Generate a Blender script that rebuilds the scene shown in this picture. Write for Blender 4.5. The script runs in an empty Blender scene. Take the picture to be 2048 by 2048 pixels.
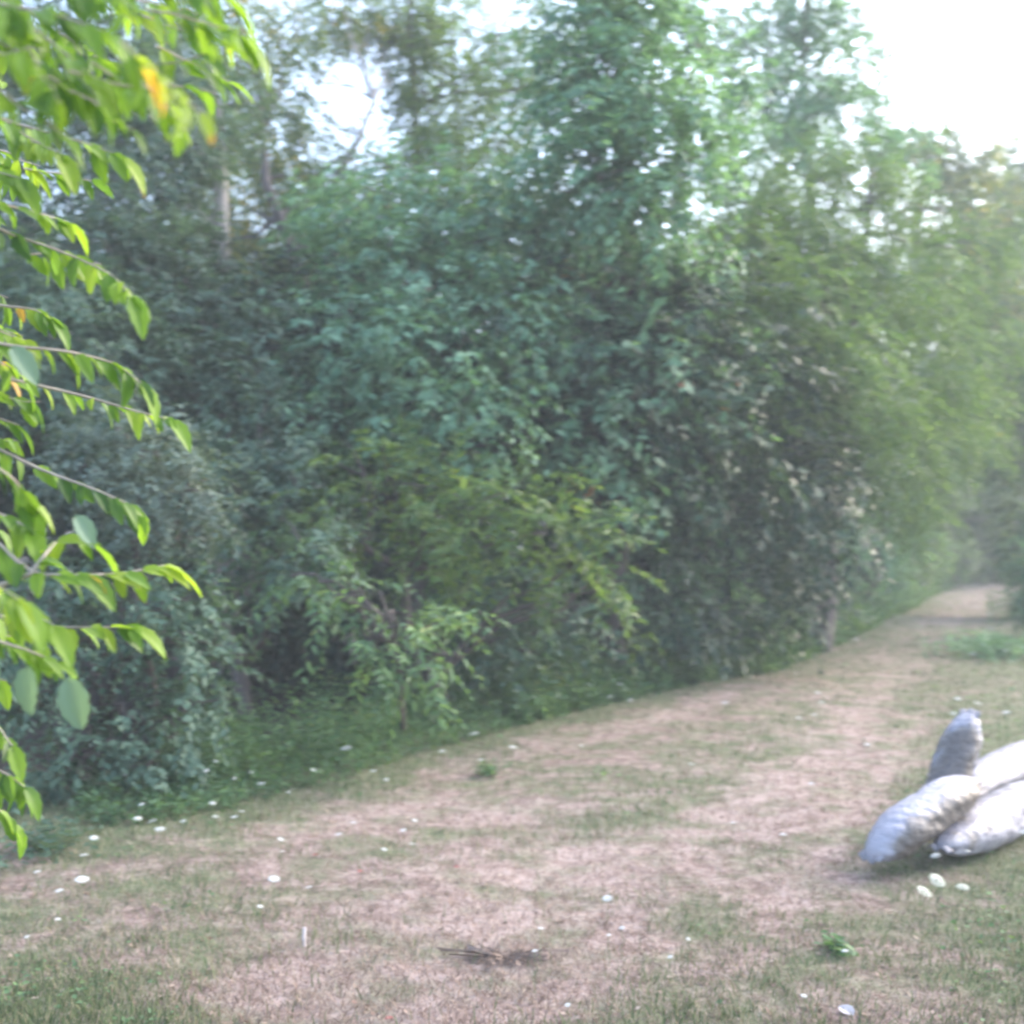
import bpy, math, random
import numpy as np
from mathutils import Vector
random.seed(7); rng = np.random.default_rng(7)
S = bpy.context.scene; C = S.collection; R = math.radians

# ---------------------------------------------------------------- camera, sky, sun, exposure
F = 1.097; CAMZ = 1.6; HOR = 1085.0            # focal length in picture widths, eye height, horizon row (of 2048)
cam = bpy.data.cameras.new('camera'); co = bpy.data.objects.new('camera', cam); C.objects.link(co); S.camera = co
cam.sensor_width = 36; cam.lens = 36 * F; cam.clip_end = 1500; cam.clip_start = 0.05
co.location = (0, 0, CAMZ); co.rotation_euler = (R(90) + math.atan((HOR - 1024) / 2048 / F), 0, 0)
cam.dof.use_dof = True; cam.dof.focus_distance = 2.7; cam.dof.aperture_fstop = 3.0; cam.dof.aperture_ratio = 0.56
SUN_EL, SUN_AZ = 32.0, 60.0                    # azimuth clockwise from the view direction (+Y)
w = bpy.data.worlds.new('World'); S.world = w; w.use_nodes = True
nt = w.node_tree; bg = nt.nodes['Background']; sky = nt.nodes.new('ShaderNodeTexSky'); sky.sky_type = 'NISHITA'
sky.sun_disc = False; sky.sun_elevation = R(SUN_EL); sky.sun_rotation = R(SUN_AZ); sky.dust_density = 3.0; sky.air_density = 1.0
sky.ozone_density = 1.0
nt.links.new(sky.outputs[0], bg.inputs[0]); bg.inputs[1].default_value = 0.15
sl = bpy.data.lights.new('sun', 'SUN'); so = bpy.data.objects.new('sun', sl); C.objects.link(so)
sl.energy = 0.5; sl.angle = R(90); sl.color = (1, 0.95, 0.88)
sd = Vector((math.sin(R(SUN_AZ)) * math.cos(R(SUN_EL + 22)), math.cos(R(SUN_AZ)) * math.cos(R(SUN_EL + 22)), math.sin(R(SUN_EL + 22))))
sd = Vector((math.sin(R(SUN_AZ)) * math.cos(R(SUN_EL)), math.cos(R(SUN_AZ)) * math.cos(R(SUN_EL)), math.sin(R(SUN_EL))))
so.rotation_euler = sd.to_track_quat('Z', 'Y').to_euler(); so.location = sd * 30
S.view_settings.view_transform = 'Standard'; S.view_settings.look = 'None'; S.view_settings.gamma = 1
S.view_settings.exposure = 2.7
cy = S.cycles; cy.max_bounces = 6; cy.diffuse_bounces = 3; cy.glossy_bounces = 2; cy.transmission_bounces = 3
cy.transparent_max_bounces = 4; cy.volume_bounces = 0; cy.filter_width = 2.2; cy.use_adaptive_sampling = True
cy.sample_clamp_indirect = 4; cy.use_denoising = True

# ---------------------------------------------------------------- helpers
def nz(x, y, s=1.0, k=0.0):                    # smooth 2-D noise, about -1..1
    x = np.asarray(x) * s + k; y = np.asarray(y) * s - k
    return (np.sin(x * 1.3 + 1.7 * np.sin(y * .9 + k)) + np.sin(y * 1.9 + 1.3 * np.sin(x * 1.1 + 2 * k)) + np.sin((x + y) * 2.7 + 2.1 * np.sin((x - y) * 1.7)) * .6) / 2.6
def hgt(x, y):
    return 0.018 * nz(x, y, 1.1, 3) + 0.05 * nz(x, y, .25, 1)
def G(px, py, h=0.0):                          # ground point seen at a pixel of the 2048 picture
    D = 8.0
    z = 0.0
    for _ in range(6):
        D = (CAMZ - h - z) * F * 2048 / max(py - HOR, 6)
        x = (px - 1024) / 2048 / F * D; z = float(hgt(x, D))
    return np.array([x, D, z])
def P(px, py, D): return np.array([(px - 1024) / 2048 / F * D, D, CAMZ + (HOR - py) / 2048 / F * D])
def U(rpx, D): return rpx / 2048 / F * D
def mesh(name, V, Fc, mat, parent=None, smooth=True):
    V = np.asarray(V, dtype=np.float32).reshape(-1, 3)
    m = bpy.data.meshes.new(name)
    if isinstance(Fc, np.ndarray):
        n, k = Fc.shape
        m.vertices.add(len(V)); m.vertices.foreach_set('co', V.ravel())
        m.loops.add(n * k); m.loops.foreach_set('vertex_index', Fc.astype(np.int32).ravel())
        m.polygons.add(n); m.polygons.foreach_set('loop_start', np.arange(0, n * k, k, dtype=np.int32))
        m.update(calc_edges=True)
    else:
        m.from_pydata(V.tolist(), [], Fc); m.update()
    if smooth: m.polygons.foreach_set('use_smooth', np.ones(len(m.polygons), dtype=bool))
    m.materials.append(mat)
    o = bpy.data.objects.new(name, m); C.objects.link(o)
    if parent: o.parent = parent
    return o
def tag(o, label=None, cat=None, group=None, kind=None):
    for k, v in (('label', label), ('category', cat), ('group', group), ('kind', kind)):
        if v: o[k] = v
    return o
def thing(name, label, cat, loc=(0, 0, 0), group=None):
    o = bpy.data.objects.new(name, None); C.objects.link(o); o.location = [float(v) for v in loc]; o.empty_display_size = .1
    return tag(o, label, cat, group)
def tube(pts, rads, n=7):
    pts = np.asarray(pts, float); V = []; Fc = []
    for i, p in enumerate(pts):
        t = pts[min(i + 1, len(pts) - 1)] - pts[max(i - 1, 0)]; t = t / (np.linalg.norm(t) + 1e-9)
        a = np.cross(t, [0.31, 0.9, 0.2]); a /= np.linalg.norm(a) + 1e-9; b = np.cross(t, a)
        for j in range(n):
            th = 2 * math.pi * j / n; V.append(p + rads[i] * (math.cos(th) * a + math.sin(th) * b))
    for i in range(len(pts) - 1):
        for j in range(n):
            Fc.append((i * n + j, i * n + (j + 1) % n, (i + 1) * n + (j + 1) % n, (i + 1) * n + j))
    return np.array(V), np.array(Fc)
def join(parts):
    V = []; Fc = []; k = 0
    for v, f in parts: V.append(v); Fc.append(f + k); k += len(v)
    return np.concatenate(V), np.concatenate(Fc)
def wiggle(a, b, n, amp, seed=0):
    r = np.random.default_rng(seed); t = np.linspace(0, 1, n)[:, None]
    p = np.asarray(a) * (1 - t) + np.asarray(b) * t
    d = r.normal(0, amp, (n, 3)); d[0] = 0; d[-1] = 0
    return p + d * np.sin(t * math.pi)
def unit(v): return v / (np.linalg.norm(v, axis=-1, keepdims=True) + 1e-9)

# leaf templates in (along, across, up) units of the leaf length
def T_simple(wd=.5):
    V = np.array([[0, 0, 0], [.45, wd / 2, .09], [1, 0, -.08], [.45, -wd / 2, .09]]); return V, np.array([[0, 2, 1], [0, 3, 2]])
def T_hex(wd=.5, curl=.12):
    V = np.array([[0, 0, 0], [.25, wd * .42, .06], [.62, wd * .44, .03], [1, 0, -curl], [.62, -wd * .44, .03], [.25, -wd * .42, .06], [.45, 0, -.02]])
    return V, np.array([[0, 6, 1], [1, 6, 2], [2, 6, 3], [3, 6, 4], [4, 6, 5], [5, 6, 0]])
def T_fine(wd=.46, curl=.3):                   # close-up leaf: saw-edged, curved, folded along the midrib
    n = 9; rows = []
    for i in range(n):
        t = i / (n - 1); hw = wd / 2 * (math.sin(math.pi * t ** .8) ** .75) * (1 + (.10 if i % 2 else -.04)) if 0 < i < n - 1 else 0.001
        zc = -curl * t * t + .05 * t
        rows.append([(t, hw, zc + .30 * hw), (t, hw * .5, zc + .17 * hw), (t, 0, zc - .02), (t, -hw * .5, zc + .17 * hw), (t, -hw, zc + .30 * hw)])
    V = np.array(rows).reshape(-1, 3); Fc = []
    for i in range(n - 1):
        for j in range(4):
            a = i * 5 + j; Fc += [(a, a + 5, a + 6), (a, a + 6, a + 1)]
    return V, np.array(Fc)
def leaves(pos, dr, nrm, size, tmpl, wvar=None):
    Vt, Ft = tmpl; n = len(pos)
    dr = unit(dr); side = unit(np.cross(nrm, dr)); up = np.cross(dr, side); s = np.asarray(size).reshape(-1, 1, 1)
    wv = np.ones((n, 1, 1)) if wvar is None else wvar.reshape(-1, 1, 1)
    V = pos[:, None, :] + s * (Vt[None, :, 0:1] * dr[:, None, :] + wv * Vt[None, :, 1:2] * side[:, None, :] + Vt[None, :, 2:3] * up[:, None, :])
    Fc = Ft[None] + (np.arange(n) * len(Vt))[:, None, None]
    return V.reshape(-1, 3), Fc.reshape(-1, Ft.shape[1])
def spray_leaves(tips, outd, n, length, lsize, tmpl, r, droop=.35, drop_leaf=.5, wide=1.0):
    """leafy twigs: n leaves alternate along a short twig that starts at each tip"""
    m = len(tips); ax = unit(outd + r.normal(0, .35, (m, 3)) + np.array([0, 0, -droop]))
    nr = unit(np.array([0, 0, 1.0]) + r.normal(0, .25, (m, 3)) + outd * .6)
    side = unit(np.cross(nr, ax)); L = length * r.uniform(.6, 1.35, (m, 1))
    t = (np.arange(n) + .5) / n
    pos = tips[:, None, :] + ax[:, None, :] * (t[None, :, None] * L[:, :, None])
    pos[..., 2] -= (t ** 2)[None, :] * L * .35
    sg = np.where(np.arange(n) % 2, 1.0, -1.0)
    dl = ax[:, None, :] * .65 + side[:, None, :] * (sg * wide)[None, :, None] + r.normal(0, .28, (m, n, 3)); dl[..., 2] -= drop_leaf
    nl = nr[:, None, :] + r.normal(0, .28, (m, n, 3))
    sz = lsize * r.uniform(.55, 1.3, (m, n)) * (0.8 + .3 * np.sin(t * math.pi))[None, :]
    return leaves(pos.reshape(-1, 3), dl.reshape(-1, 3), nl.reshape(-1, 3), sz.ravel(), tmpl, r.uniform(.7, 1.2, m * n))

# ---------------------------------------------------------------- materials
def new_mat(name):
    m = bpy.data.materials.new(name); m.use_nodes = True; nt = m.node_tree; nt.nodes.clear()
    out = nt.nodes.new('ShaderNodeOutputMaterial'); return m, nt, out
def ramp(nt, stops, interp='LINEAR'):
    n = nt.nodes.new('ShaderNodeValToRGB'); n.color_ramp.interpolation = interp
    e = n.color_ramp.elements
    while len(e) < len(stops): e.new(.5)
    for i, (p, c) in enumerate(stops): e[i].position = p; e[i].color = (*c, 1)
    return n
def leaf_mat(name, stops, trans=.35, gloss=.22, rough=.5, patch=.9, tboost=1.5):
    m, nt, out = new_mat(name); N = nt.nodes; L = nt.links
    geo = N.new('ShaderNodeNewGeometry'); tc = N.new('ShaderNodeTexCoord'); no = N.new('ShaderNodeTexNoise')
    no.inputs['Scale'].default_value = patch; no.inputs['Detail'].default_value = 3; L.new(geo.outputs['Position'], no.inputs['Vector'])
    mx = N.new('ShaderNodeMath'); mx.operation = 'MULTIPLY_ADD'; mx.inputs[1].default_value = 1.5; L.new(no.outputs['Fac'], mx.inputs[0])
    sb = N.new('ShaderNodeMath'); sb.operation = 'MULTIPLY_ADD'; sb.inputs[1].default_value = .72; sb.inputs[2].default_value = -.62
    L.new(geo.outputs['Random Per Island'], sb.inputs[0]); L.new(sb.outputs[0], mx.inputs[2])
    rp = ramp(nt, stops); L.new(mx.outputs[0], rp.inputs[0])
    pb = N.new('ShaderNodeBsdfPrincipled'); L.new(rp.outputs[0], pb.inputs['Base Color']); pb.inputs['Roughness'].default_value = rough
    pb.inputs['Specular IOR Level'].default_value = gloss
    tl = N.new('ShaderNodeBsdfTranslucent'); hs = N.new('ShaderNodeMix'); hs.data_type = 'RGBA'; hs.blend_type = 'MULTIPLY'; hs.inputs[0].default_value = 1
    hs.inputs[7].default_value = (1.25 * tboost, 1.25 * tboost, .55 * tboost, 1); L.new(rp.outputs[0], hs.inputs[6]); L.new(hs.outputs[2], tl.inputs[0])
    mi = N.new('ShaderNodeMixShader'); mi.inputs[0].default_value = trans; L.new(pb.outputs[0], mi.inputs[1]); L.new(tl.outputs[0], mi.inputs[2])
    L.new(mi.outputs[0], out.inputs[0]); return m
YEL = (.30, .22, .03)
M = {}
M['teal'] = leaf_mat('leaf_teal', [(0, (.045, .10, .065)), (.35, (.085, .175, .115)), (.7, (.14, .265, .185)), (1, (.19, .32, .21))])
M['tealred'] = leaf_mat('leaf_teal_red', [(0, (.045, .095, .06)), (.4, (.085, .17, .11)), (.8, (.135, .25, .17)), (.96, (.18, .30, .18)), (.99, (.18, .21, .09)), (1, (.28, .13, .08))])
M['dark'] = leaf_mat('leaf_dark', [(0, (.04, .08, .06)), (.5, (.072, .128, .092)), (1, (.11, .18, .13))], trans=.28)
M['grey'] = leaf_mat('leaf_grey', [(0, (.06, .09, .075)), (.5, (.10, .145, .12)), (1, (.145, .20, .165))], trans=.2, patch=1.5)
M['olive'] = leaf_mat('leaf_olive', [(0, (.04, .075, .035)), (.4, (.065, .12, .045)), (.8, (.11, .18, .06)), (1, (.16, .23, .06))])
M['yellow'] = leaf_mat('leaf_yellowish', [(0, (.04, .075, .03)), (.4, (.07, .12, .045)), (.7, (.12, .17, .05)), (.85, (.20, .20, .05)), (1, (.36, .26, .05))])
M['locust'] = leaf_mat('leaf_locust', [(0, (.045, .09, .04)), (.45, (.075, .14, .058)), (1, (.14, .22, .08))], trans=.35)
M['weed'] = leaf_mat('leaf_weed', [(0, (.05, .10, .055)), (.5, (.09, .17, .09)), (.92, (.14, .24, .11)), (1, (.20, .26, .09))], patch=1.5)
M['near'] = leaf_mat('leaf_near', [(0, (.05, .11, .03)), (.3, (.11, .21, .035)), (.65, (.18, .30, .04)), (.97, (.25, .34, .045)), (.99, (.34, .32, .05)), (1, (.42, .26, .06))], trans=.5, gloss=.3, rough=.4, patch=5.0, tboost=1.25)
M['pale'] = leaf_mat('leaf_pale_underside', [(0, (.11, .19, .14)), (1, (.15, .23, .18))], trans=.25)
def simple(name, col, rough=.8, var=.3, scale=8.0, bump=0.0, bscale=30.0, stretch=(1, 1, 1)):
    m, nt, out = new_mat(name); N = nt.nodes; L = nt.links
    tc = N.new('ShaderNodeTexCoord'); mp = N.new('ShaderNodeMapping'); mp.inputs['Scale'].default_value = stretch; L.new(tc.outputs['Object'], mp.inputs[0])
    no = N.new('ShaderNodeTexNoise'); no.inputs['Scale'].default_value = scale; no.inputs['Detail'].default_value = 6; L.new(mp.outputs[0], no.inputs['Vector'])
    c = np.array(col); rp = ramp(nt, [(.3, tuple(c * (1 - var))), (.7, tuple(np.minimum(c * (1 + var), .95)))]); L.new(no.outputs['Fac'], rp.inputs[0])
    pb = N.new('ShaderNodeBsdfPrincipled'); L.new(rp.outputs[0], pb.inputs['Base Color']); pb.inputs['Roughness'].default_value = rough
    if bump:
        n2 = N.new('ShaderNodeTexNoise'); n2.inputs['Scale'].default_value = bscale; n2.inputs['Detail'].default_value = 5; L.new(mp.outputs[0], n2.inputs['Vector'])
        b = N.new('ShaderNodeBump'); b.inputs['Strength'].default_value = bump; b.inputs['Distance'].default_value = .02; L.new(n2.outputs['Fac'], b.inputs['Height']); L.new(b.outputs[0], pb.inputs['Normal'])
    L.new(pb.outputs[0], out.inputs[0]); return m
M['bark_pale'] = simple('bark_pale', (.30, .28, .28), var=.35, scale=6, bump=.6, stretch=(1, 1, .25))
M['bark_dark'] = simple('bark_dark', (.09, .075, .07), var=.4, scale=6, bump=.6, stretch=(1, 1, .25))
M['twig'] = simple('twig_bark', (.34, .29, .25), var=.25, scale=20, bump=.3)
M['stem'] = simple('stem_green', (.10, .15, .06), var=.2)
M['floret'] = simple('floret_white', (.50, .51, .48), var=.1, scale=40)
M['floret_cream'] = simple('floret_cream', (.46, .47, .38), var=.1, scale=40)
M['redleaf'] = simple('fallen_leaf_red', (.26, .09, .08), var=.2, scale=30)
M['scrap'] = simple('scrap_white', (.5, .45, .45), var=.1, scale=20)
M['litter'] = simple('dead_grass_brown', (.20, .145, .115), var=.35, scale=12)
def island_mat(name, stops, rough=.7, trans=.25):
    m, nt, out = new_mat(name); N = nt.nodes; L = nt.links
    geo = N.new('ShaderNodeNewGeometry'); rp = ramp(nt, stops); L.new(geo.outputs['Random Per Island'], rp.inputs[0])
    pb = N.new('ShaderNodeBsdfPrincipled'); pb.inputs['Roughness'].default_value = rough; pb.inputs['Specular IOR Level'].default_value = .2; L.new(rp.outputs[0], pb.inputs['Base Color'])
    tl = N.new('ShaderNodeBsdfTranslucent'); L.new(rp.outputs[0], tl.inputs[0]); mi = N.new('ShaderNodeMixShader'); mi.inputs[0].default_value = trans
    L.new(pb.outputs[0], mi.inputs[1]); L.new(tl.outputs[0], mi.inputs[2]); L.new(mi.outputs[0], out.inputs[0]); return m
M['grass'] = island_mat('grass_green', [(0, (.06, .09, .04)), (.4, (.10, .145, .065)), (.7, (.15, .195, .09)), (.85, (.23, .22, .13)), (1, (.31, .26, .18))])
M['dry'] = island_mat('grass_dry', [(0, (.12, .085, .07)), (.35, (.22, .16, .13)), (.7, (.32, .245, .20)), (.9, (.42, .35, .29)), (1, (.20, .12, .10))])

# ---------------------------------------------------------------- ground
EDGE_PX = [(-900, 1640), (-300, 1610), (0, 1590), (300, 1590), (520, 1545), (800, 1470), (1000, 1425), (1200, 1380), (1480, 1330), (1600, 1285), (1700, 1245), (1800, 1205), (1880, 1172), (1940, 1150)]
EDGE = np.array([G(*p)[:2] for p in EDGE_PX])
def polyd(x, y, pts):                          # distance to a polyline, in plan
    x = np.asarray(x, float); y = np.asarray(y, float); best = np.full(x.shape, 1e9)
    for a, b in zip(pts[:-1], pts[1:]):
        d = b - a; t = np.clip(((x - a[0]) * d[0] + (y - a[1]) * d[1]) / (d @ d + 1e-9), 0, 1)
        best = np.minimum(best, np.hypot(x - a[0] - t * d[0], y - a[1] - t * d[1]))
    return best
def edge_y(x): return np.interp(x, EDGE[:, 0], EDGE[:, 1])
TR = [([(900, 1530), (1180, 1465), (1330, 1430), (1600, 1320), (1850, 1195), (1960, 1165)], .33),
      ([(560, 2150), (880, 1900), (1150, 1720), (1450, 1600), (1750, 1370), (1960, 1190)], .75),
      ([(1560, 1800), (1640, 1690), (1750, 1560), (1850, 1420)], .16),
      ([(600, 1640), (820, 1600), (1050, 1620)], .45), ([(1830, 1203), (1930, 1180), (2010, 1170)], 1.3)]
TRW = [(np.array([G(*p)[:2] for p in q]), wd) for q, wd in TR]
def masks(x, y):
    x = np.asarray(x, float); y = np.asarray(y, float)
    dirt = np.zeros(x.shape)
    for pts, wd in TRW: dirt = np.maximum(dirt, np.exp(-(polyd(x, y, pts) / wd) ** 2))
    de = polyd(x, y, EDGE); inside = y > edge_y(x)
    green = np.exp(-(np.maximum(de - .4, 0) / .55) ** 2) * 1.0
    far_left = np.clip((-x - .35 * y + .55) / .6, 0, 1) * np.clip((4.9 - y) / 1.2, 0, 1)
    right = np.clip((x - .28 * y - .15) / .8, 0, 1) * np.clip((30 - y) / 10, 0, 1)
    mid = np.exp(-(polyd(x, y, np.array([G(1250, 1640)[:2], G(1500, 1500)[:2], G(1750, 1330)[:2]])) / .5) ** 2)
    green = np.maximum.reduce([green, far_left * .5, right * .5, mid * .45]) + .22 * nz(x, y, 2.6, 5) + .16 * nz(x, y, 7, 2)
    green = np.clip(green + .34 - .45 * dirt, 0, 1); return dirt, green, inside
def axis(lo, hi, n, c, near):                  # grid lines crowded round c
    t = np.linspace(-1, 1, n); g = np.sign(t) * (np.abs(t) * near + np.abs(t) ** 5 * 1); g = g / (near + 1)
    return np.where(t < 0, c + g * (c - lo), c + g * (hi - c))
gx = axis(-600, 600, 381, 0.5, .028); gy = axis(-300, 900, 421, 5, .028)
X, Y = np.meshgrid(gx, gy); Z = hgt(X, Y) * np.clip(1 - (np.hypot(X, Y) - 60) / 40, 0, 1)
dirt, green, inside = masks(X, Y); Z = Z - .015 * dirt
nx, ny = len(gx), len(gy); idx = np.arange(nx * ny).reshape(ny, nx)
Fg = np.stack([idx[:-1, :-1], idx[:-1, 1:], idx[1:, 1:], idx[1:, :-1]], -1).reshape(-1, 4)
m, nt, out = new_mat('ground'); N = nt.nodes; L = nt.links
tc = N.new('ShaderNodeNewGeometry')
def noise(scale, det=6, rough=.6):
    n = N.new('ShaderNodeTexNoise'); n.inputs['Scale'].default_value = scale; n.inputs['Detail'].default_value = det; n.inputs['Roughness'].default_value = rough
    L.new(tc.outputs['Position'], n.inputs['Vector']); return n
n1 = noise(1.1); n2 = noise(9); n3 = noise(45); n4 = noise(3.0)
soil = ramp(nt, [(.38, (.085, .064, .055)), (.46, (.155, .115, .10)), (.53, (.235, .178, .158)), (.63, (.34, .275, .25))]); 
ad = N.new('ShaderNodeMath'); ad.operation = 'MULTIPLY_ADD'; ad.inputs[1].default_value = .5; L.new(n2.outputs[0], ad.inputs[0])
a2 = N.new('ShaderNodeMath'); a2.operation = 'MULTIPLY'; a2.inputs[1].default_value = .5; L.new(n3.outputs[0], a2.inputs[0]); L.new(a2.outputs[0], ad.inputs[2]); 
at3 = N.new('ShaderNodeAttribute'); at3.attribute_name = 'track'; tr_ = N.new('ShaderNodeMath'); tr_.operation = 'MULTIPLY_ADD'; tr_.inputs[1].default_value = .07; L.new(at3.outputs['Fac'], tr_.inputs[0]); L.new(ad.outputs[0], tr_.inputs[2]); L.new(tr_.outputs[0], soil.inputs[0])
turf = ramp(nt, [(.36, (.07, .08, .045)), (.5, (.12, .135, .08)), (.64, (.21, .205, .14))]); L.new(ad.outputs[0], turf.inputs[0])
at = N.new('ShaderNodeAttribute'); at.attribute_name = 'green'
g1 = N.new('ShaderNodeMath'); g1.operation = 'MULTIPLY_ADD'; g1.inputs[1].default_value = 4.2; g1.inputs[2].default_value = -1.95; L.new(n4.outputs[0], g1.inputs[0])
g2 = N.new('ShaderNodeMath'); g2.operation = 'ADD'; g2.use_clamp = True; L.new(g1.outputs[0], g2.inputs[0]); L.new(at.outputs['Fac'], g2.inputs[1])
mixc = N.new('ShaderNodeMix'); mixc.data_type = 'RGBA'; L.new(g2.outputs[0], mixc.inputs[0]); L.new(soil.outputs[0], mixc.inputs[6]); L.new(turf.outputs[0], mixc.inputs[7])
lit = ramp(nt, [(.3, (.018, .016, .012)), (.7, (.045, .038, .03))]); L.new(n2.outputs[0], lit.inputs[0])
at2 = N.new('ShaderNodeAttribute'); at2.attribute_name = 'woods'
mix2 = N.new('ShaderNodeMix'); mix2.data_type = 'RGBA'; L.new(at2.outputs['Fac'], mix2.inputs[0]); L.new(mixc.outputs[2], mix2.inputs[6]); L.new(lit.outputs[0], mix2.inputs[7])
pb = N.new('ShaderNodeBsdfPrincipled'); pb.inputs['Roughness'].default_value = .95; pb.inputs['Specular IOR Level'].default_value = .15; L.new(mix2.outputs[2], pb.inputs['Base Color'])
bp = N.new('ShaderNodeBump'); bp.inputs['Strength'].default_value = .7; bp.inputs['Distance'].default_value = .03; L.new(ad.outputs[0], bp.inputs['Height']); L.new(bp.outputs[0], pb.inputs['Normal'])
L.new(pb.outputs[0], out.inputs[0])
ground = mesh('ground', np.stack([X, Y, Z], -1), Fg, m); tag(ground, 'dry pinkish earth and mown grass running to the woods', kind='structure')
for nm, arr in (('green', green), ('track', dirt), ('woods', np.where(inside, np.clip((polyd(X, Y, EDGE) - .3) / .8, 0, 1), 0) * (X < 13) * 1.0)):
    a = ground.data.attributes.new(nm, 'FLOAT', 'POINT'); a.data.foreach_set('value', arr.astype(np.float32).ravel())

# ---------------------------------------------------------------- grass (nobody could count it)
def blades(n, hmin, hmax, wd, want, seed, margin=500, lean=.55, ylo=1150, yhi=2500):
    r = np.random.default_rng(seed); out = []
    px = r.uniform(-margin, 2048 + margin, n * 3); py = r.uniform(0, 1, n * 3) ** .9 * (yhi - ylo) + ylo
    D = CAMZ * F * 2048 / (py - HOR); x = (px - 1024) / 2048 / F * D
    d, g, ins = masks(x, D); keep = (r.uniform(0, 1, n * 3) < want(d, g)) & ~(ins & (polyd(x, D, EDGE) > .7))
    x, y = x[keep][:n], D[keep][:n]; m = len(x); z = hgt(x, y) - .012
    h = r.uniform(hmin, hmax, m) * (1 + .0 * y); a = r.uniform(0, 6.28, m); w_ = wd * r.uniform(.6, 1.3, m) * np.clip(y / 5, 1, 4)
    ld = r.uniform(0, 6.28, m); le = h * lean * r.uniform(.2, 1.6, m)
    b = np.stack([x, y, z], -1); s = np.stack([np.cos(a), np.sin(a), 0 * a], -1) * w_[:, None]; ln = np.stack([np.cos(ld), np.sin(ld), 0 * ld], -1) * le[:, None]; up = np.stack([0 * h, 0 * h, h], -1)
    V = np.stack([b - s, b + s, b + up * .6 + ln * .35 + s * .7, b + up * .6 + ln * .35 - s * .7, b + up * .95 + ln], 1)
    i = np.arange(m) * 5; Fq = np.stack([np.stack([i, i + 1, i + 2], -1), np.stack([i, i + 2, i + 3], -1), np.stack([i + 3, i + 2, i + 4], -1)], 1).reshape(-1, 3)
    return V.reshape(-1, 3), Fq
v, f = blades(110000, .02, .075, .0022, lambda d, g: np.clip(g * 1.3 - .12, .02, 1), 11)
tag(mesh('green_grass', v, f, M['grass']), 'short green grass growing in patches over the clearing', 'grass', kind='stuff')
v, f = blades(90000, .01, .045, .002, lambda d, g: np.clip(1 - g * .8, .1, 1) * (1 - .35 * d), 12, lean=1.3)
tag(mesh('dry_grass', v, f, M['dry']), 'dry straw coloured grass lying over pinkish earth', 'dry grass', kind='stuff')
# low broad-leaved weeds in the turf
def ground_leaves(n, want, seed, size, hmax, mat, name, label, cat, ylo=1180, yhi=2400):
    r = np.random.default_rng(seed); px = r.uniform(-400, 2450, n * 4); py = r.uniform(ylo, yhi, n * 4)
    D = CAMZ * F * 2048 / (py - HOR); x = (px - 1024) / 2048 / F * D; d, g, ins = masks(x, D)
    k = (r.uniform(0, 1, n * 4) < want(d, g, x, D)) & ~(ins & (polyd(x, D, EDGE) > .7)); x, y = x[k][:n], D[k][:n]; m = len(x)
    pos = np.stack([x, y, hgt(x, y) + r.uniform(0.002, hmax, m)], -1); dr = np.stack([r.normal(0, 1, m), r.normal(0, 1, m), r.normal(.1, .3, m)], -1)
    v, f = leaves(pos, dr, np.array([0, 0, 1.0]) + r.normal(0, .35, (m, 3)), size * r.uniform(.5, 1.4, m) * np.clip(y / 6, 1, 2.5), T_hex(.7, .05))
    return tag(mesh(name, v, f, mat), label, cat, kind='stuff')
ground_leaves(11000, lambda d, g, x, y: np.clip(g - .35, 0, 1) * 1.2 * (nz(x, y, 4, 9) > -.1), 21, .022, .03, M['weed'], 'clover', 'low broad leaved clover scattered through the grass', 'clover')
ground_leaves(2600, lambda d, g, x, y: .25 + 0 * x, 22, .022, .012, M['dry'], 'leaf_litter', 'small dry leaf fragments lying on the bare earth', 'leaf litter')

# ---------------------------------------------------------------- trees and shrubs
LAI = 1.75; HAZE = 0.0042
def crown_mesh(blobs, origin, leaf, tmpl, nleaf, spray, lai, droop, seed, drop_leaf=.5, wide=1.0):
    r = np.random.default_rng(seed); Vs = []; Fs = []; k = 0
    area = leaf * leaf * .30
    for (c, rad, dens) in blobs:
        ns = max(6, int(LAI * lai * dens * math.pi * rad * rad * 1.35 / (area * nleaf)))
        u = unit(r.normal(0, 1, (ns, 3))); rr = rad * r.uniform(.25, 1, ns) ** .45
        lump = 1 + .28 * np.sin(u[:, 0] * 5 + seed + c[0]) * np.sin(u[:, 1] * 6 + c[1]) + .2 * np.sin(u[:, 2] * 9 + u[:, 0] * 7 + c[2])
        # twigs gather in tufts, leaving gaps between
        nt_ = max(5, int(ns / 9)); cu = unit(r.normal(0, 1, (nt_, 3))); ci = r.integers(0, nt_, ns)
        u2 = unit(cu[ci] + r.normal(0, .30, (ns, 3))); mixm = (r.uniform(0, 1, ns) < .62)[:, None]; u = np.where(mixm, u2, u)
        pos = c + u * (rr * lump)[:, None] * np.array([1, 1, .82]) 
        v, f = spray_leaves(pos, u, nleaf, spray, leaf, tmpl, r, droop, drop_leaf, wide)
        Vs.append(v); Fs.append(f + k); k += len(v)
    V = np.concatenate(Vs); V[:, 2] = np.maximum(V[:, 2], .01); return V - origin, np.concatenate(Fs)
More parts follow.
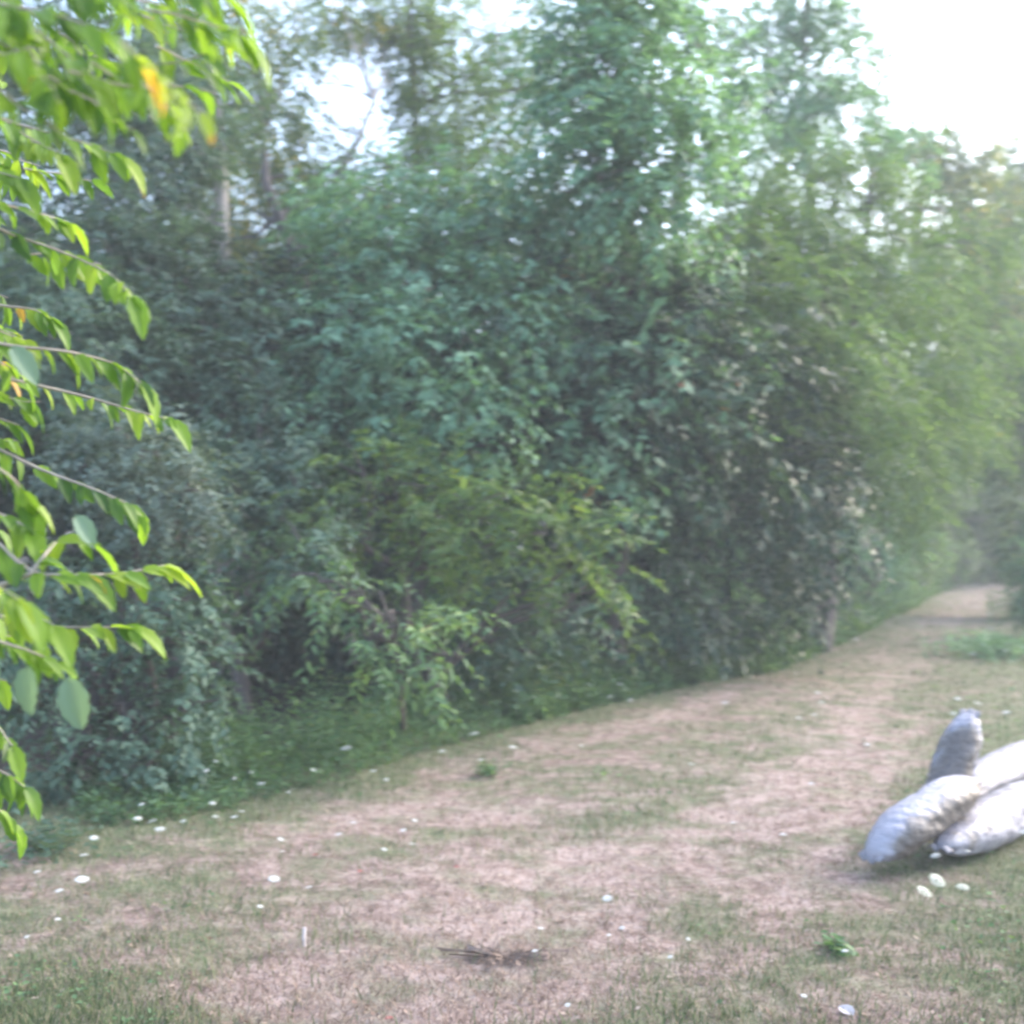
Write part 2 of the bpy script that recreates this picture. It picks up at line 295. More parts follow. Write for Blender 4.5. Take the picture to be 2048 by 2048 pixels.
def tree(name, label, cat, base, blobs, mat='teal', bark='bark_dark', leaf=.10, tmpl=None, nleaf=7, spray=.35, lai=1.6, droop=.35, trunk=None, tr=.10, seed=1, group=None, twigs=3, crown='crown', stemname='trunk', drop_leaf=.5, wide=1.0, df=1.0):
    base = (base[0] * df, base[1] * df); blobs = [(b[0], b[1], b[2] * df) + tuple(b[3:]) for b in blobs]; trunk = trunk and [(q[0], q[1], q[2] * df) for q in trunk]; leaf *= df; spray *= df; tr *= df
    r = np.random.default_rng(seed + 100); base = np.array([base[0], base[1], float(hgt(base[0], base[1]))])
    B = []
    for b in blobs:
        px, py, D, rp = b[:4]; dens = b[4] if len(b) > 4 else 1.0; B.append((P(px, py, D), U(rp, D), dens))
    t = thing(name, label, cat, base, group)
    V, Fc = crown_mesh(B, base, leaf, tmpl or T_simple(.52), nleaf, spray, lai, droop, seed, drop_leaf, wide)
    mesh(crown, V, Fc, M[mat], t)
    top = max(B, key=lambda q: q[0][2])[0]
    if trunk is None: pts = wiggle(base - [0, 0, .1], top, 9, .12, seed)
    else: pts = np.array([base - [0, 0, .1]] + [P(*q) for q in trunk])
    parts = [tube(pts, np.linspace(tr, tr * .25, len(pts)), 10)]
    for c, rad, dens in B:
        i = int(np.argmin(np.linalg.norm(pts - (c - [0, 0, rad * .9]), axis=1))); i = min(i, len(pts) - 2)
        if np.linalg.norm(pts[i] - c) < .1: continue
        limb = wiggle(pts[i], c, 6, .08, seed + i); rr = tr * (1 - i / len(pts)) * .45 + .008
        parts.append(tube(limb, np.linspace(rr, .007, 6), 6))
        for q in range(twigs):
            e = c + unit(r.normal(0, 1, 3)) * rad * .9; parts.append(tube(wiggle(limb[r.integers(2, 6)], e, 4, .04, q), np.linspace(.012, .003, 4), 4))
    v, f = join(parts); mesh(stemname, v - base, f, M[bark], t)
    return t
def gb(px, D): return ((px - 1024) / 2048 / F * D, D)
LOC = T_simple(.34)

tree('broad_tree', 'dark green tree with a pale grey trunk behind the near bright leaves', 'tree', gb(448, 12.6),
     [(110, 180, 12.5, 170), (290, 130, 12.8, 150), (60, 20, 12, 150), (420, 210, 12.8, 95, .9), (90, 420, 11.5, 190), (270, 360, 12, 130), (230, 560, 11, 150), (60, 640, 10, 180), (330, 480, 11.5, 80), (200, 730, 10, 150), (330, 240, 12, 110)],
     'dark', 'bark_pale', .085, lai=1.9, trunk=[(446, 900, 12.6), (440, 600, 12.6), (436, 450, 12.6), (436, 340, 12.6), (425, 200, 12.7), (400, 60, 12.8)], tr=.16, seed=2)
tree('leaning_tree', 'thin leaning dark trunked tree with yellowing leaves left of the sky gap', 'tree', gb(620, 15),
     [(500, 70, 15, 90, .6), (560, 170, 15, 70, .7), (600, 20, 15, 70, .5), (520, 300, 15.5, 90, .8), (600, 340, 15.5, 80, .8), (680, 330, 15.5, 70, .6), (500, 420, 16, 90), (650, 520, 15.6, 100), (540, 600, 15.5, 90), (430, 500, 16, 90), (710, 420, 15.5, 80, .8), (430, 20, 15, 90, .8)],
     'yellow', 'bark_dark', .085, lai=1.25, trunk=[(610, 800, 15), (600, 560, 14.6), (582, 505, 14.6), (556, 430, 14.6), (528, 360, 14.6), (520, 250, 15), (500, 80, 15)], tr=.13, seed=3)
tree('forked_tree', 'slim tree with a pale forked limb against the sky gap', 'tree', gb(700, 16),
     [(650, 40, 17, 50, .9), (730, 30, 17, 50, .9), (790, 100, 17, 35, .9), (600, 130, 17, 40, .9), (620, 230, 16.5, 45, .9), (740, 330, 16, 60, .6), (700, 250, 16, 30, .25), (660, 130, 16, 30, .15), (770, 80, 16.5, 50, .4), (690, 20, 16, 60, .4)],
     'yellow', 'bark_pale', .08, lai=1.2, trunk=[(690, 700, 16), (610, 500, 15.4), (630, 430, 15.4), (655, 380, 15.4), (720, 260, 15.6), (745, 190, 15.6), (700, 60, 16)], tr=.09, seed=4)
tree('tall_tree', 'tall dark tree with sky flecks, just right of the large sky gap', 'tree', gb(850, 17.2),
     [(825, 110, 17, 60, .8), (900, 30, 17, 75, .65), (960, 120, 17, 70, .65), (860, 215, 16.5, 65, .8), (1040, 50, 17, 70, .6), (1080, 150, 16.5, 70, .8), (960, 210, 16.5, 65, .7), (815, 30, 16.8, 70, 1.2), (840, 150, 16.8, 60, 1.2), (845, 250, 16.6, 60, 1.1), (790, 0, 17, 60, .9), (700, -10, 17, 70, .7), (620, 20, 16.5, 60, .7), (1040, 250, 16, 60, .7), (880, 330, 16, 90), (760, 350, 15.5, 60, .9), (1000, 360, 15, 90)],
     'olive', 'bark_dark', .09, lai=1.3, trunk=[(850, 700, 17), (840, 400, 17), (828, 200, 17), (820, 80, 17), (815, -80, 17)], tr=.10, seed=5)
tree('teal_tree', 'tall blue green tree at top centre, right of the sky flecks', 'tree', gb(1230, 12.5),
     [(1210, 390, 12, 70), (1060, 420, 12.5, 80), (1180, 300, 12.5, 90), (1230, 160, 11.9, 100), (1240, 30, 12.2, 110), (1180, 60, 12.5, 120), (1320, 60, 13, 120), (1150, 220, 12, 110), (1290, 200, 12, 130), (1200, 350, 11.5, 130), (1370, 300, 12, 110), (1330, 430, 11.5, 120), (1090, 330, 12, 90), (1250, -80, 13, 140), (1420, 170, 13, 90)],
     'teal', 'bark_dark', .11, T_hex(.55), lai=1.35, tr=.13, seed=6)
tree('skyline_tree', 'tall open tree against white sky at the top right', 'tree', gb(1640, 21),
     [(1610, 130, 20.6, 70), (1620, 10, 20.6, 60), (1615, 220, 20.4, 80), (1560, 30, 21, 70, .7), (1690, 30, 21, 70, .7), (1430, 30, 20, 70, .8), (1480, 30, 21, 80, .6), (1500, 140, 20, 80, .9), (1580, 200, 20, 90), (1620, 60, 21, 75, .6), (1690, 130, 21, 70, .7), (1740, 40, 21.5, 70, .6), (1770, 160, 21, 65, .7), (1680, 250, 20, 90), (1800, 250, 21, 65, .7), (1560, 320, 19, 110), (1450, 280, 18, 90), (1640, -60, 21, 80, .6), (1860, 290, 21, 50, .6)],
     'teal', 'bark_dark', .12, lai=1.35, trunk=[(1640, 700, 21), (1625, 350, 21), (1612, 150, 21), (1620, 0, 21), (1630, -120, 21)], tr=.11, seed=7)
tree('feathery_tree', 'feathery light green tree with fine leaflets on the right', 'tree', gb(1640, 15.5),
     [(1480, 640, 12.4, 85), (1580, 720, 12.7, 95), (1690, 690, 13.2, 100), (1610, 590, 12.8, 90), (1500, 500, 12.6, 80), (1750, 820, 14, 90), (1620, 830, 13.3, 70), (1620, 330, 15.5, 80), (1750, 330, 16, 80), (1680, 520, 15, 110), (1930, 500, 18, 100), (1920, 680, 18, 100), (1940, 820, 18.5, 90), (1830, 990, 18, 80), (1500, 400, 14.5, 100), (1600, 480, 14.5, 120), (1480, 540, 14, 90), (1560, 640, 14, 120), (1700, 600, 15, 130), (1720, 430, 15.5, 110), (1660, 780, 14.5, 130), (1820, 560, 16, 120), (1830, 740, 16, 130), (1530, 800, 14, 90), (1760, 900, 15.5, 110), (1880, 860, 17, 90), (1600, 900, 14.5, 80)],
     'locust', 'bark_dark', .105, LOC, nleaf=12, spray=.42, lai=1.9, droop=.5, tr=.14, seed=8, df=1.08, drop_leaf=.35)
tree('yellowing_tree', 'pale yellow green tree below the sky at upper right', 'tree', gb(2140, 26),
     [(1830, 340, 26, 80), (1930, 310, 26, 75), (1880, 430, 25, 90), (1980, 420, 27, 90), (1940, 550, 25, 110), (1990, 650, 25, 100), (1950, 760, 24, 100), (1870, 260, 27, 50, .8)],
     'yellow', 'bark_dark', .15, lai=1.9, tr=.17, seed=9, df=1.15)
tree('far_tree', 'farthest pale tree at the right edge of the skyline', 'tree', gb(2040, 42),
     [(2030, 330, 42, 70), (2080, 450, 42, 110), (2020, 470, 42, 80), (2100, 620, 42, 120), (2020, 620, 42, 90), (2010, 760, 42, 90), (2180, 350, 42, 120), (2020, 900, 44, 100), (2040, 1000, 44, 90)],
     'locust', 'bark_dark', .22, lai=2.2, tr=.22, seed=10)
tree('pathside_tree', 'low green tree right of the path end at the right edge', 'tree', gb(2120, 25),
     [(2060, 760, 25, 90), (2050, 900, 25, 90), (2060, 1020, 25, 80), (2150, 700, 25, 150), (2180, 900, 25, 150), (2160, 1080, 24, 110), (2055, 1110, 24, 60)],
     'olive', 'bark_dark', .15, lai=1.4, tr=.14, seed=11)
tree('pathside_shrub', 'dark shrub at the right edge beside the path end', 'shrub', gb(2085, 19),
     [(2100, 1130, 19, 70), (2095, 1200, 18.5, 60), (2130, 1160, 19, 90), (2180, 1100, 19, 110)],
     'teal', 'bark_dark', .10, lai=1.6, tr=.05, seed=12, crown='foliage', stemname='stem')
# the leafy wall in the middle
tree('leafy_tree', 'dense blue green tree filling the centre of the wood edge', 'tree', gb(860, 11),
     [(760, 430, 11.5, 130), (900, 400, 12, 120), (680, 540, 11, 120), (840, 560, 10.8, 140), (990, 470, 11.5, 120), (700, 700, 10.3, 130), (860, 730, 10, 130), (1000, 640, 10.6, 130), (800, 850, 9.8, 90), (960, 840, 9.8, 110), (620, 830, 10, 100), (640, 420, 12.5, 70)],
     'teal', 'bark_dark', .10, T_hex(.52), lai=1.45, tr=.11, seed=13, df=1.06)
tree('tinted_tree', 'blue green tree with scattered orange red leaves, right of centre', 'tree', gb(1230, 10.8),
     [(1120, 520, 11, 120), (1240, 560, 10.6, 120), (1360, 570, 11, 110), (1120, 700, 10, 120), (1270, 720, 10, 120), (1400, 700, 10.8, 100), (1180, 850, 9.6, 120), (1320, 850, 10.2, 110), (1450, 780, 11, 70), (1540, 650, 12, 55, .9), (1550, 730, 12, 55, .9), (1200, 980, 9.6, 90)],
     'tealred', 'bark_dark', .11, T_hex(.6), lai=1.45, tr=.10, seed=14, df=1.2)
tree('dark_bush', 'dark leafy bush left of centre, beside the grey shrub', 'bush', gb(500, 10.2),
     [(400, 640, 11, 120), (520, 720, 10.6, 120), (400, 790, 10.2, 110), (520, 880, 9.8, 110), (470, 1010, 9.4, 100), (600, 980, 9.4, 80), (540, 1110, 8.6, 80), (450, 1140, 8.4, 60), (600, 1080, 8.3, 70), (330, 700, 10.6, 90)],
     'dark', 'bark_dark', .09, lai=1.5, tr=.07, seed=15)
tree('drooping_tree', 'yellow green small tree with drooping sprays at centre', 'tree', gb(900, 9.0),
     [(720, 930, 8.6, 70), (800, 960, 8.3, 90), (900, 980, 8.2, 95), (1000, 1010, 8.2, 90), (1090, 1070, 8.3, 90), (1160, 1120, 8.4, 80), (1220, 1150, 8.6, 50), (680, 1020, 8.6, 70), (930, 1060, 8.4, 80), (1040, 980, 8.4, 60), (820, 1050, 8.5, 60)],
     'olive', 'bark_dark', .095, T_hex(.34, .15), nleaf=13, spray=.5, lai=1.35, droop=.15, tr=.06, seed=16, df=1.12, drop_leaf=.25, wide=.9)
tree('sapling', 'low sapling with hanging leaf sprays over the dark hollow', 'sapling', G(800, 1470)[:2] + [0, .35],
     [(700, 1190, 7.6, 55), (640, 1165, 7.6, 45), (780, 1240, 7.5, 60), (850, 1300, 7.5, 50), (740, 1290, 7.5, 45), (590, 1150, 7.7, 35), (820, 1360, 7.5, 30, .8), (890, 1250, 7.8, 40, .8)],
     'weed', 'bark_dark', .085, T_hex(.34, .2), nleaf=13, spray=.42, lai=1.3, droop=.3, tr=.025, seed=17, drop_leaf=.3, trunk=[(803, 1380, 7.6), (790, 1280, 7.6), (760, 1180, 7.6)], wide=.9)
tree('understorey_shrub', 'dim shrub deep under the drooping tree at centre', 'shrub', gb(1000, 9.4),
     [(900, 1160, 9.2, 90), (1020, 1190, 9.0, 90), (1120, 1230, 9.0, 75), (980, 1290, 8.8, 70), (1080, 1310, 9.0, 60), (880, 1260, 9.2, 60, .7)],
     'dark', 'bark_dark', .085, lai=1.2, tr=.04, seed=18, df=1.2, crown='foliage', stemname='stem')
tree('grey_shrub', 'silvery grey green shrub behind the near leaves on the left', 'shrub', gb(320, 7.6),
     [(230, 850, 7.6, 80), (310, 900, 7.4, 85), (370, 980, 7.3, 70), (270, 1000, 7.3, 90), (400, 1040, 7.5, 45), (170, 930, 7.4, 80)],
     'grey', 'bark_dark', .045, nleaf=9, spray=.2, lai=1.6, tr=.04, seed=19, crown='foliage', stemname='stem')
tree('spreading_shrub', 'rounded dark green shrub at lower left with hollows between its branches', 'shrub', gb(240, 7.3),
     [(120, 1180, 7.2, 100), (270, 1170, 7.2, 90), (380, 1200, 7.3, 60), (330, 1300, 7.0, 70), (400, 1390, 7.0, 55), (60, 1310, 6.9, 90), (180, 1330, 6.9, 55, .7), (250, 1430, 6.9, 80), (370, 1480, 6.9, 60), (60, 1440, 6.7, 60, .6), (180, 1500, 6.8, 75), (300, 1530, 6.8, 50), (90, 1530, 6.7, 70), (-80, 1350, 6.8, 140), (410, 1300, 7.2, 45), (440, 1260, 7.6, 45), (430, 1340, 7.3, 45)],
     'dark', 'bark_dark', .06, T_hex(.55), nleaf=8, spray=.24, lai=1.3, tr=.05, seed=20, crown='foliage', stemname='stem')
tree('arching_shrub', 'blue green arching shrub right of centre above the weed strip', 'shrub', gb(1330, 12),
     [(1350, 960, 11.6, 90), (1280, 1060, 11.2, 90), (1400, 1060, 11.8, 80), (1320, 1160, 11.3, 80), (1430, 1160, 12, 70), (1230, 1160, 10.6, 60), (1250, 1250, 10.8, 55), (1200, 1320, 10.2, 45), (1290, 1290, 11.2, 50), (1400, 1280, 12, 50), (1470, 1250, 12.8, 50), (1380, 1240, 12, 55), (1430, 900, 12, 70)],
     'teal', 'bark_dark', .09, T_hex(.5), lai=1.3, tr=.05, seed=21, df=1.22, crown='foliage', stemname='stem')
tree('silver_shrub', 'silvery shrub right of centre between darker shrubs', 'shrub', gb(1540, 14.5),
     [(1490, 880, 14, 50), (1520, 950, 14, 75), (1600, 1010, 14.5, 70), (1500, 1040, 14, 75), (1560, 1110, 14.5, 75), (1490, 1180, 13.6, 65), (1620, 1160, 15.5, 60), (1580, 1230, 15, 50), (1540, 1240, 14.3, 45), (1640, 1220, 15.6, 45)],
     'grey', 'bark_dark', .08, lai=1.4, tr=.05, seed=22, df=1.25, crown='foliage', stemname='stem')
tree('bank_shrub', 'green shrub on the bank beside the narrowing path', 'shrub', gb(1720, 19),
     [(1680, 1020, 18, 60), (1740, 1080, 19, 65), (1700, 1150, 19, 55), (1790, 1010, 20, 65), (1660, 1100, 17.5, 60), (1830, 1090, 22, 50), (1780, 1150, 21, 40), (1670, 1200, 18, 40)],
     'teal', 'bark_dark', .10, lai=1.4, tr=.05, seed=23, df=1.25, crown='foliage', stemname='stem')
tree('end_shrub', 'pale green shrub closing off the far end of the path', 'shrub', gb(1900, 38),
     [(1870, 960, 34, 75), (1940, 950, 36, 80), (1900, 1050, 36, 60), (1960, 1060, 38, 55), (2010, 1110, 40, 40), (1860, 1110, 32, 35), (1930, 1120, 40, 35), (1800, 1110, 27, 50), (1850, 1130, 30, 40), (1900, 1110, 34, 45), (1830, 1040, 28, 60), (1960, 1000, 36, 70), (2010, 1040, 38, 70)],
     'locust', 'bark_dark', .16, lai=2.2, tr=.08, seed=24, df=1.12, crown='foliage', stemname='stem')
tree('slender_tree', 'slender yellowing tree behind the pale trunk at upper left', 'tree', gb(470, 19),
     [(380, 60, 19, 80), (470, 160, 19, 80), (540, 260, 19, 80), (420, 280, 19, 80), (470, 20, 19, 70, .7), (560, 60, 19, 50, .5), (330, 180, 19, 80), (560, 360, 19, 80), (640, 400, 19, 70), (390, 380, 19, 80), (300, 300, 19, 80), (250, 60, 19, 90)],
     'yellow', 'bark_dark', .11, lai=1.2, tr=.09, seed=26)
tree('flecked_tree', 'fine leaved tree behind the tall dark tree, sky showing through', 'tree', gb(960, 21),
     [(880, 110, 21, 70, .8), (980, 60, 21, 80, .7), (1070, 100, 21, 80, .9), (920, 190, 21, 70, .9), (1030, 180, 21, 80, .9), (830, 30, 21, 60, .6), (1110, 20, 21, 80, .8), (900, -20, 21, 80, .7), (960, 290, 21, 80), (1060, 290, 21, 80), (850, 290, 21, 60, .8), (740, 10, 21, 50, .5), (660, 10, 21, 50, .4)],
     'olive', 'bark_dark', .11, lai=.8, tr=.11, seed=27)
# deeper woods that close the wall behind all these: reads as one mass
r = np.random.default_rng(50); BB = []
for D, y0, y1, n in ((14.0, 560, 1240, 46), (19.0, 480, 1200, 60), (26.0, 420, 1150, 50)):
    for i in range(n):
        px = r.uniform(-500, 1620 if D < 20 else 1800); py = r.uniform(y0, y1)
        BB.append((P(px, py, D + r.uniform(-1, 1)), U(110 * 14 / D + 30, D), .75))
for px, py, D, rp_ in ((560, 1240, 12, 80), (650, 1230, 12.5, 80), (480, 1250, 12, 70), (740, 1230, 12.5, 80), (400, 1290, 11.5, 60), (600, 1310, 12.5, 60), (500, 1330, 12, 50), (700, 1310, 12.5, 60), (830, 1290, 12.5, 70)): BB.append((P(px, py, D), U(rp_, D), 1.3))
for i in range(60):
    px = r.uniform(-900, 1500); BB.append((P(px, r.uniform(640, 900), 12.5 + r.uniform(-1, 1)) + [0, 0, 0], 1.0, .5))
V, Fc = crown_mesh(BB, np.zeros(3), .15, T_simple(.55), 7, .45, 1.1, .3, 77)
M['deep'] = leaf_mat('leaf_deep_shaded', [(0, (.018, .036, .022)), (.5, (.03, .06, .038)), (1, (.055, .10, .06))], trans=.2)  # leaf colour darkened to paint in the shade of the deep wood
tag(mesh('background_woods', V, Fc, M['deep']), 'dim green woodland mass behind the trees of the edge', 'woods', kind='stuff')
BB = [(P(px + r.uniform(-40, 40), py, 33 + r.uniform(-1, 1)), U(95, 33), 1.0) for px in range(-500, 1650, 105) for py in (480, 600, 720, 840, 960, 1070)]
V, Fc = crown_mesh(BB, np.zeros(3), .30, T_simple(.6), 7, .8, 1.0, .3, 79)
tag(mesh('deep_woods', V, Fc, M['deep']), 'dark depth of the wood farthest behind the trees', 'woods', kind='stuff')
# woods on the far right behind the path end
BB = [(P(px, py, 60), U(90, 60), 1.0) for px in range(1700, 2900, 110) for py in (560, 700, 840, 980, 1060)]
V, Fc = crown_mesh(BB, np.zeros(3), .42, T_simple(.6), 7, 1.1, 1.8, .3, 78)
tag(mesh('distant_woods', V, Fc, M['locust']), 'hazy distant woodland beyond the end of the path', 'woods', kind='stuff')

# added haze, lifts shadows like lens bloom: one closed box round everything
hv = np.array([[x, y, z] for z in (-1.5, 24) for y in (-310, 910) for x in (-610, 610)], float)
hf = np.array([[0, 2, 3, 1], [4, 5, 7, 6], [0, 1, 5, 4], [2, 6, 7, 3], [0, 4, 6, 2], [1, 3, 7, 5]])
hm, hnt, hout = new_mat('added_haze'); pv = hnt.nodes.new('ShaderNodeVolumePrincipled'); pv.inputs['Color'].default_value = (.9, .95, 1, 1); pv.inputs['Density'].default_value = HAZE
hnt.links.new(pv.outputs[0], hout.inputs['Volume'])
if HAZE > 0: tag(mesh('haze', hv, hf, hm, smooth=False), 'thin pale haze added to lift the shadows', 'haze', kind='stuff')

# undergrowth along the foot of the wood: leafy stems
def weeds(n, seed, mat, name, label, lo=0, hi=1, off=(-.25, .75), h=(.12, .45), leaf=.045):
    r = np.random.default_rng(seed); seg = np.linalg.norm(np.diff(EDGE, axis=0), axis=1); cum = np.concatenate([[0], np.cumsum(seg)])
    e = EDGE[2:]; tpx = r.uniform(lo, hi, n); pts = np.array([(np.interp(t, np.linspace(0, 1, len(e)), e[:, 0]), np.interp(t, np.linspace(0, 1, len(e)), e[:, 1])) for t in tpx])
    o = r.uniform(off[0], off[1], n); x = pts[:, 0] - o * .35; y = pts[:, 1] + o; H = r.uniform(h[0], h[1], n) * np.clip(.7 + o * .6, .35, 1.1)
    k = 9; t = (np.arange(k) + .6) / k
    lean = r.normal(0, .18, (n, 2)); pos = np.zeros((n, k, 3)); pos[..., 0] = x[:, None] + lean[:, :1] * t * H[:, None]; pos[..., 1] = y[:, None] + lean[:, 1:] * t * H[:, None]; pos[..., 2] = hgt(x, y)[:, None] + t * H[:, None]
    a = r.uniform(0, 6.28, (n, k)); dr = np.stack([np.cos(a), np.sin(a), r.normal(.15, .3, (n, k))], -1)
    sz = leaf * r.uniform(.6, 1.5, (n, k)) * np.clip(y / 9, 1, 2.2)[:, None]
    v, f = leaves(pos.reshape(-1, 3), dr.reshape(-1, 3), np.array([0, 0, 1.0]) + r.normal(0, .4, (n * k, 3)), sz.ravel(), T_hex(.45))
    return tag(mesh(name, v, f, M[mat]), label, 'undergrowth', kind='stuff')
weeds(5200, 31, 'weed', 'undergrowth', 'leafy green weeds along the foot of the wood', .10, 1.0, (-.3, .8), (.15, .5))
weeds(3600, 33, 'weed', 'verge_weeds', 'low pale green weeds fringing the clearing', .05, 1.0, (-.75, .2), (.14, .36), .035)
weeds(4200, 34, 'weed', 'edge_weeds', 'pale green leafy weeds where grass meets the trees right of centre', .36, .86, (-.7, .5), (.22, .7), .06)
weeds(2600, 32, 'weed', 'weed_bank', 'taller green weeds just inside the wood edge', .33, 1.0, (.4, 1.6), (.25, .7), .06)
def weed_patch(px, py, rad, n, h, seed, name, label, mat='weed', leaf=.05):
    r = np.random.default_rng(seed); c = G(px, py); a = r.uniform(0, 6.28, n); q = rad * .55 * np.abs(r.normal(0, 1, n)); x = c[0] + q * np.cos(a); y = c[1] + q * np.sin(a) * 1.4
    k = 8; t = (np.arange(k) + .6) / k; H = r.uniform(.4, 1, n) * h; pos = np.stack([x[:, None] + 0 * t, y[:, None] + 0 * t, hgt(x, y)[:, None] + t * H[:, None]], -1) + r.normal(0, .015, (n, k, 3))
    pos[..., 2] = np.maximum(pos[..., 2], hgt(x, y)[:, None] + .004)
    b = r.uniform(0, 6.28, (n, k)); dr = np.stack([np.cos(b), np.sin(b), r.normal(.1, .3, (n, k))], -1)
    v, f = leaves(pos.reshape(-1, 3), dr.reshape(-1, 3), np.array([0, 0, 1.0]) + r.normal(0, .4, (n * k, 3)), leaf * r.uniform(.6, 1.4, n * k), T_hex(.45)); return v, f, c
def plant(px, py, rad, n, h, seed, name, label, cat, mat='weed', leaf=.05, group=None):
    v, f, c = weed_patch(px, py, rad, n, h, seed, name, label, mat, leaf); t = thing(name, label, cat, c, group); mesh('foliage', v - c, f, M[mat], t)
    r = np.random.default_rng(seed); parts = []
    for i in range(8):
        e = c + np.array([r.normal(0, rad * .5), r.normal(0, rad * .5), h * .8]); parts.append(tube(wiggle(c + [r.normal(0, rad * .3), 0, -.02], e, 4, .01, i), [.004, .004, .003, .002], 5))
    sv, sf = join(parts); mesh('stem', sv - c, sf, M['stem'], t); return t
plant(1990, 1310, 1.0, 380, .36, 41, 'tall_weed', 'tall weeds with bluish leaves at the right edge above the sacks', 'weed', 'teal', .06)
plant(1990, 1163, 6.0, 900, 1.1, 46, 'bank_weed', 'pale weeds on the bank where the path runs out', 'weed', 'locust', .16)
plant(2060, 1240, 1.9, 420, .8, 42, 'leafy_weed', 'tall leafy weed at the far right edge of the clearing', 'weed', 'weed', .07)
plant(1668, 1895, .06, 14, .06, 43, 'small_plant', 'small green plant beside a white flower on bare earth', 'plant', 'weed', .035)
plant(90, 1700, .22, 60, .16, 44, 'low_weed', 'low dark weed under the near branches at lower left', 'weed', 'dark', .04)
plant(980, 1545, .12, 26, .09, 45, 'edge_plant', 'green low plant on the grass below the centre flowers', 'plant', 'weed', .035)

# ---------------------------------------------------------------- the near tree at the left, its twigs hang into the picture
NT = thing('overhanging_tree', 'near tree at the left edge with bright green drooping leaves', 'tree', (-1.3, 2.1, float(hgt(-1.3, 2.1))))
NB = np.array(NT.location); r = np.random.default_rng(60)
wood = [tube(wiggle((-1.3, 2.1, -.1), (-1.75, 1.9, 4.8), 12, .05, 1), np.linspace(.06, .022, 12), 12)]
TW = [  # (polyline in pixels, depth, leaf length, bend)
 ([(-260, -160), (-40, -20), (90, 70), (185, 150)], 1.45, .075), ([(-200, 20), (-40, 60), (60, 110), (130, 150)], 1.5, .075),
 ([(-100, -200), (80, -60), (240, -20), (400, 20), (480, 60)], 1.5, .075), ([(0, -120), (160, -40), (300, 30), (390, 60)], 1.6, .07),
 ([(-160, -60), (0, 0), (80, 10), (200, 50)], 1.35, .075), ([(-60, -160), (140, -80), (330, -60), (440, -20)], 1.4, .07),
 ([(-240, 60), (-60, 190), (50, 270), (110, 300)], 1.7, .07), ([(-200, 150), (20, 240), (150, 275), (235, 305)], 1.8, .068),
 ([(-200, 330), (-20, 400), (80, 425), (130, 440)], 1.85, .06), ([(-200, 360), (0, 460), (120, 500), (220, 545), (260, 590)], 1.8, .070),
 ([(-200, 560), (0, 610), (60, 615), (100, 635)], 2.0, .06),
 ([(-220, 620), (0, 690), (130, 700), (230, 725), (280, 765)], 1.8, .070), 
 ([(-60, 740), (160, 790), (270, 822), (340, 838)], 1.9, .065), 
 ([(-100, 850), (80, 940), (180, 975), (250, 1005), (270, 1020)], 1.9, .065), ([(-240, 850), (-60, 900), (30, 960), (60, 1010)], 1.7, .075),
 ([(-240, 1000), (-20, 1020), (30, 1040), (60, 1060)], 1.75, .07), 
 ([(-260, 1080), (-30, 1060), (62, 1148), (150, 1150), (240, 1148), (330, 1130)], 1.75, .078), ([(62, 1148), (90, 1110), (115, 1080), (180, 1085)], 1.75, .08),
 ([(-200, 1180), (0, 1190), (60, 1220), (110, 1250)], 1.7, .07), ([(-60, 1220), (120, 1255), (200, 1254), (270, 1254)], 1.85, .068),
 ([(-220, 1230), (-40, 1270), (60, 1300), (130, 1330)], 1.7, .07), ([(-240, 1380), (-60, 1420), (0, 1450), (30, 1490)], 1.9, .06), ([(-220, 1480), (-40, 1520), (20, 1545), (55, 1570)], 1.95, .06), ([(-220, 1560), (-40, 1590), (10, 1620), (40, 1650)], 2.0, .06),
 ([(-300, 300), (-150, 320), (-40, 330), (30, 350)], 1.7, .07), ([(-260, 1150), (-100, 1140), (-20, 1160), (40, 1200)], 1.55, .075)]
LP, LD, LN, LS = [], [], [], []
for q, (pp, D, ls) in enumerate(TW):
    cp = np.array([P(a, b, D + .05 * math.sin(q * 2.1 + i)) for i, (a, b) in enumerate(pp)])
    tt = np.linspace(0, len(cp) - 1, 16); pts = np.stack([np.interp(tt, np.arange(len(cp)), cp[:, k]) for k in range(3)], -1)
    pts[1:-1] = (pts[:-2] + pts[1:-1] * 2 + pts[2:]) / 4
    wood.append(tube(pts, np.linspace(.0035, .0009, 16), 6))
    # to the trunk
    z = max(.3, pts[0][2] - r.uniform(.05, .35)); tk = np.array([-1.3 - .092 * (z + .1), 2.1 - .041 * (z + .1), z]); wood.append(tube(wiggle(tk, pts[0], 6, .03, q), np.linspace(.010, .0035, 6), 6))
    Ls = np.linalg.norm(np.diff(pts, axis=0), axis=1).sum(); n = int(Ls / .0215)
    for i in range(n):
        t = .08 + .92 * (i + r.uniform(0, .6)) / n; k = min(int(t * 15), 14); p = pts[k] + (pts[k + 1] - pts[k]) * (t * 15 - k); ax = unit(pts[k + 1] - pts[k])
        sg = 1 if i % 2 else -1; sd_ = unit(np.cross(ax, [0, 0, 1.0])) * sg
        LP.append(p); LD.append(ax * r.uniform(.5, 1.3) + sd_ * r.uniform(.1, .8) + np.array([0, 0, -r.uniform(.2, 1.15)]) + r.normal(0, .22, 3)); LN.append(np.array([0, -.35, 1.0]) + sd_ * .3 + r.normal(0, .3, 3)); LS.append(ls * r.uniform(.48, .9))
    LP.append(pts[-1]); LD.append(unit(pts[-1] - pts[-2]) + [0, 0, -.6]); LN.append(np.array([0, -.3, 1.0])); LS.append(ls * 1.05)
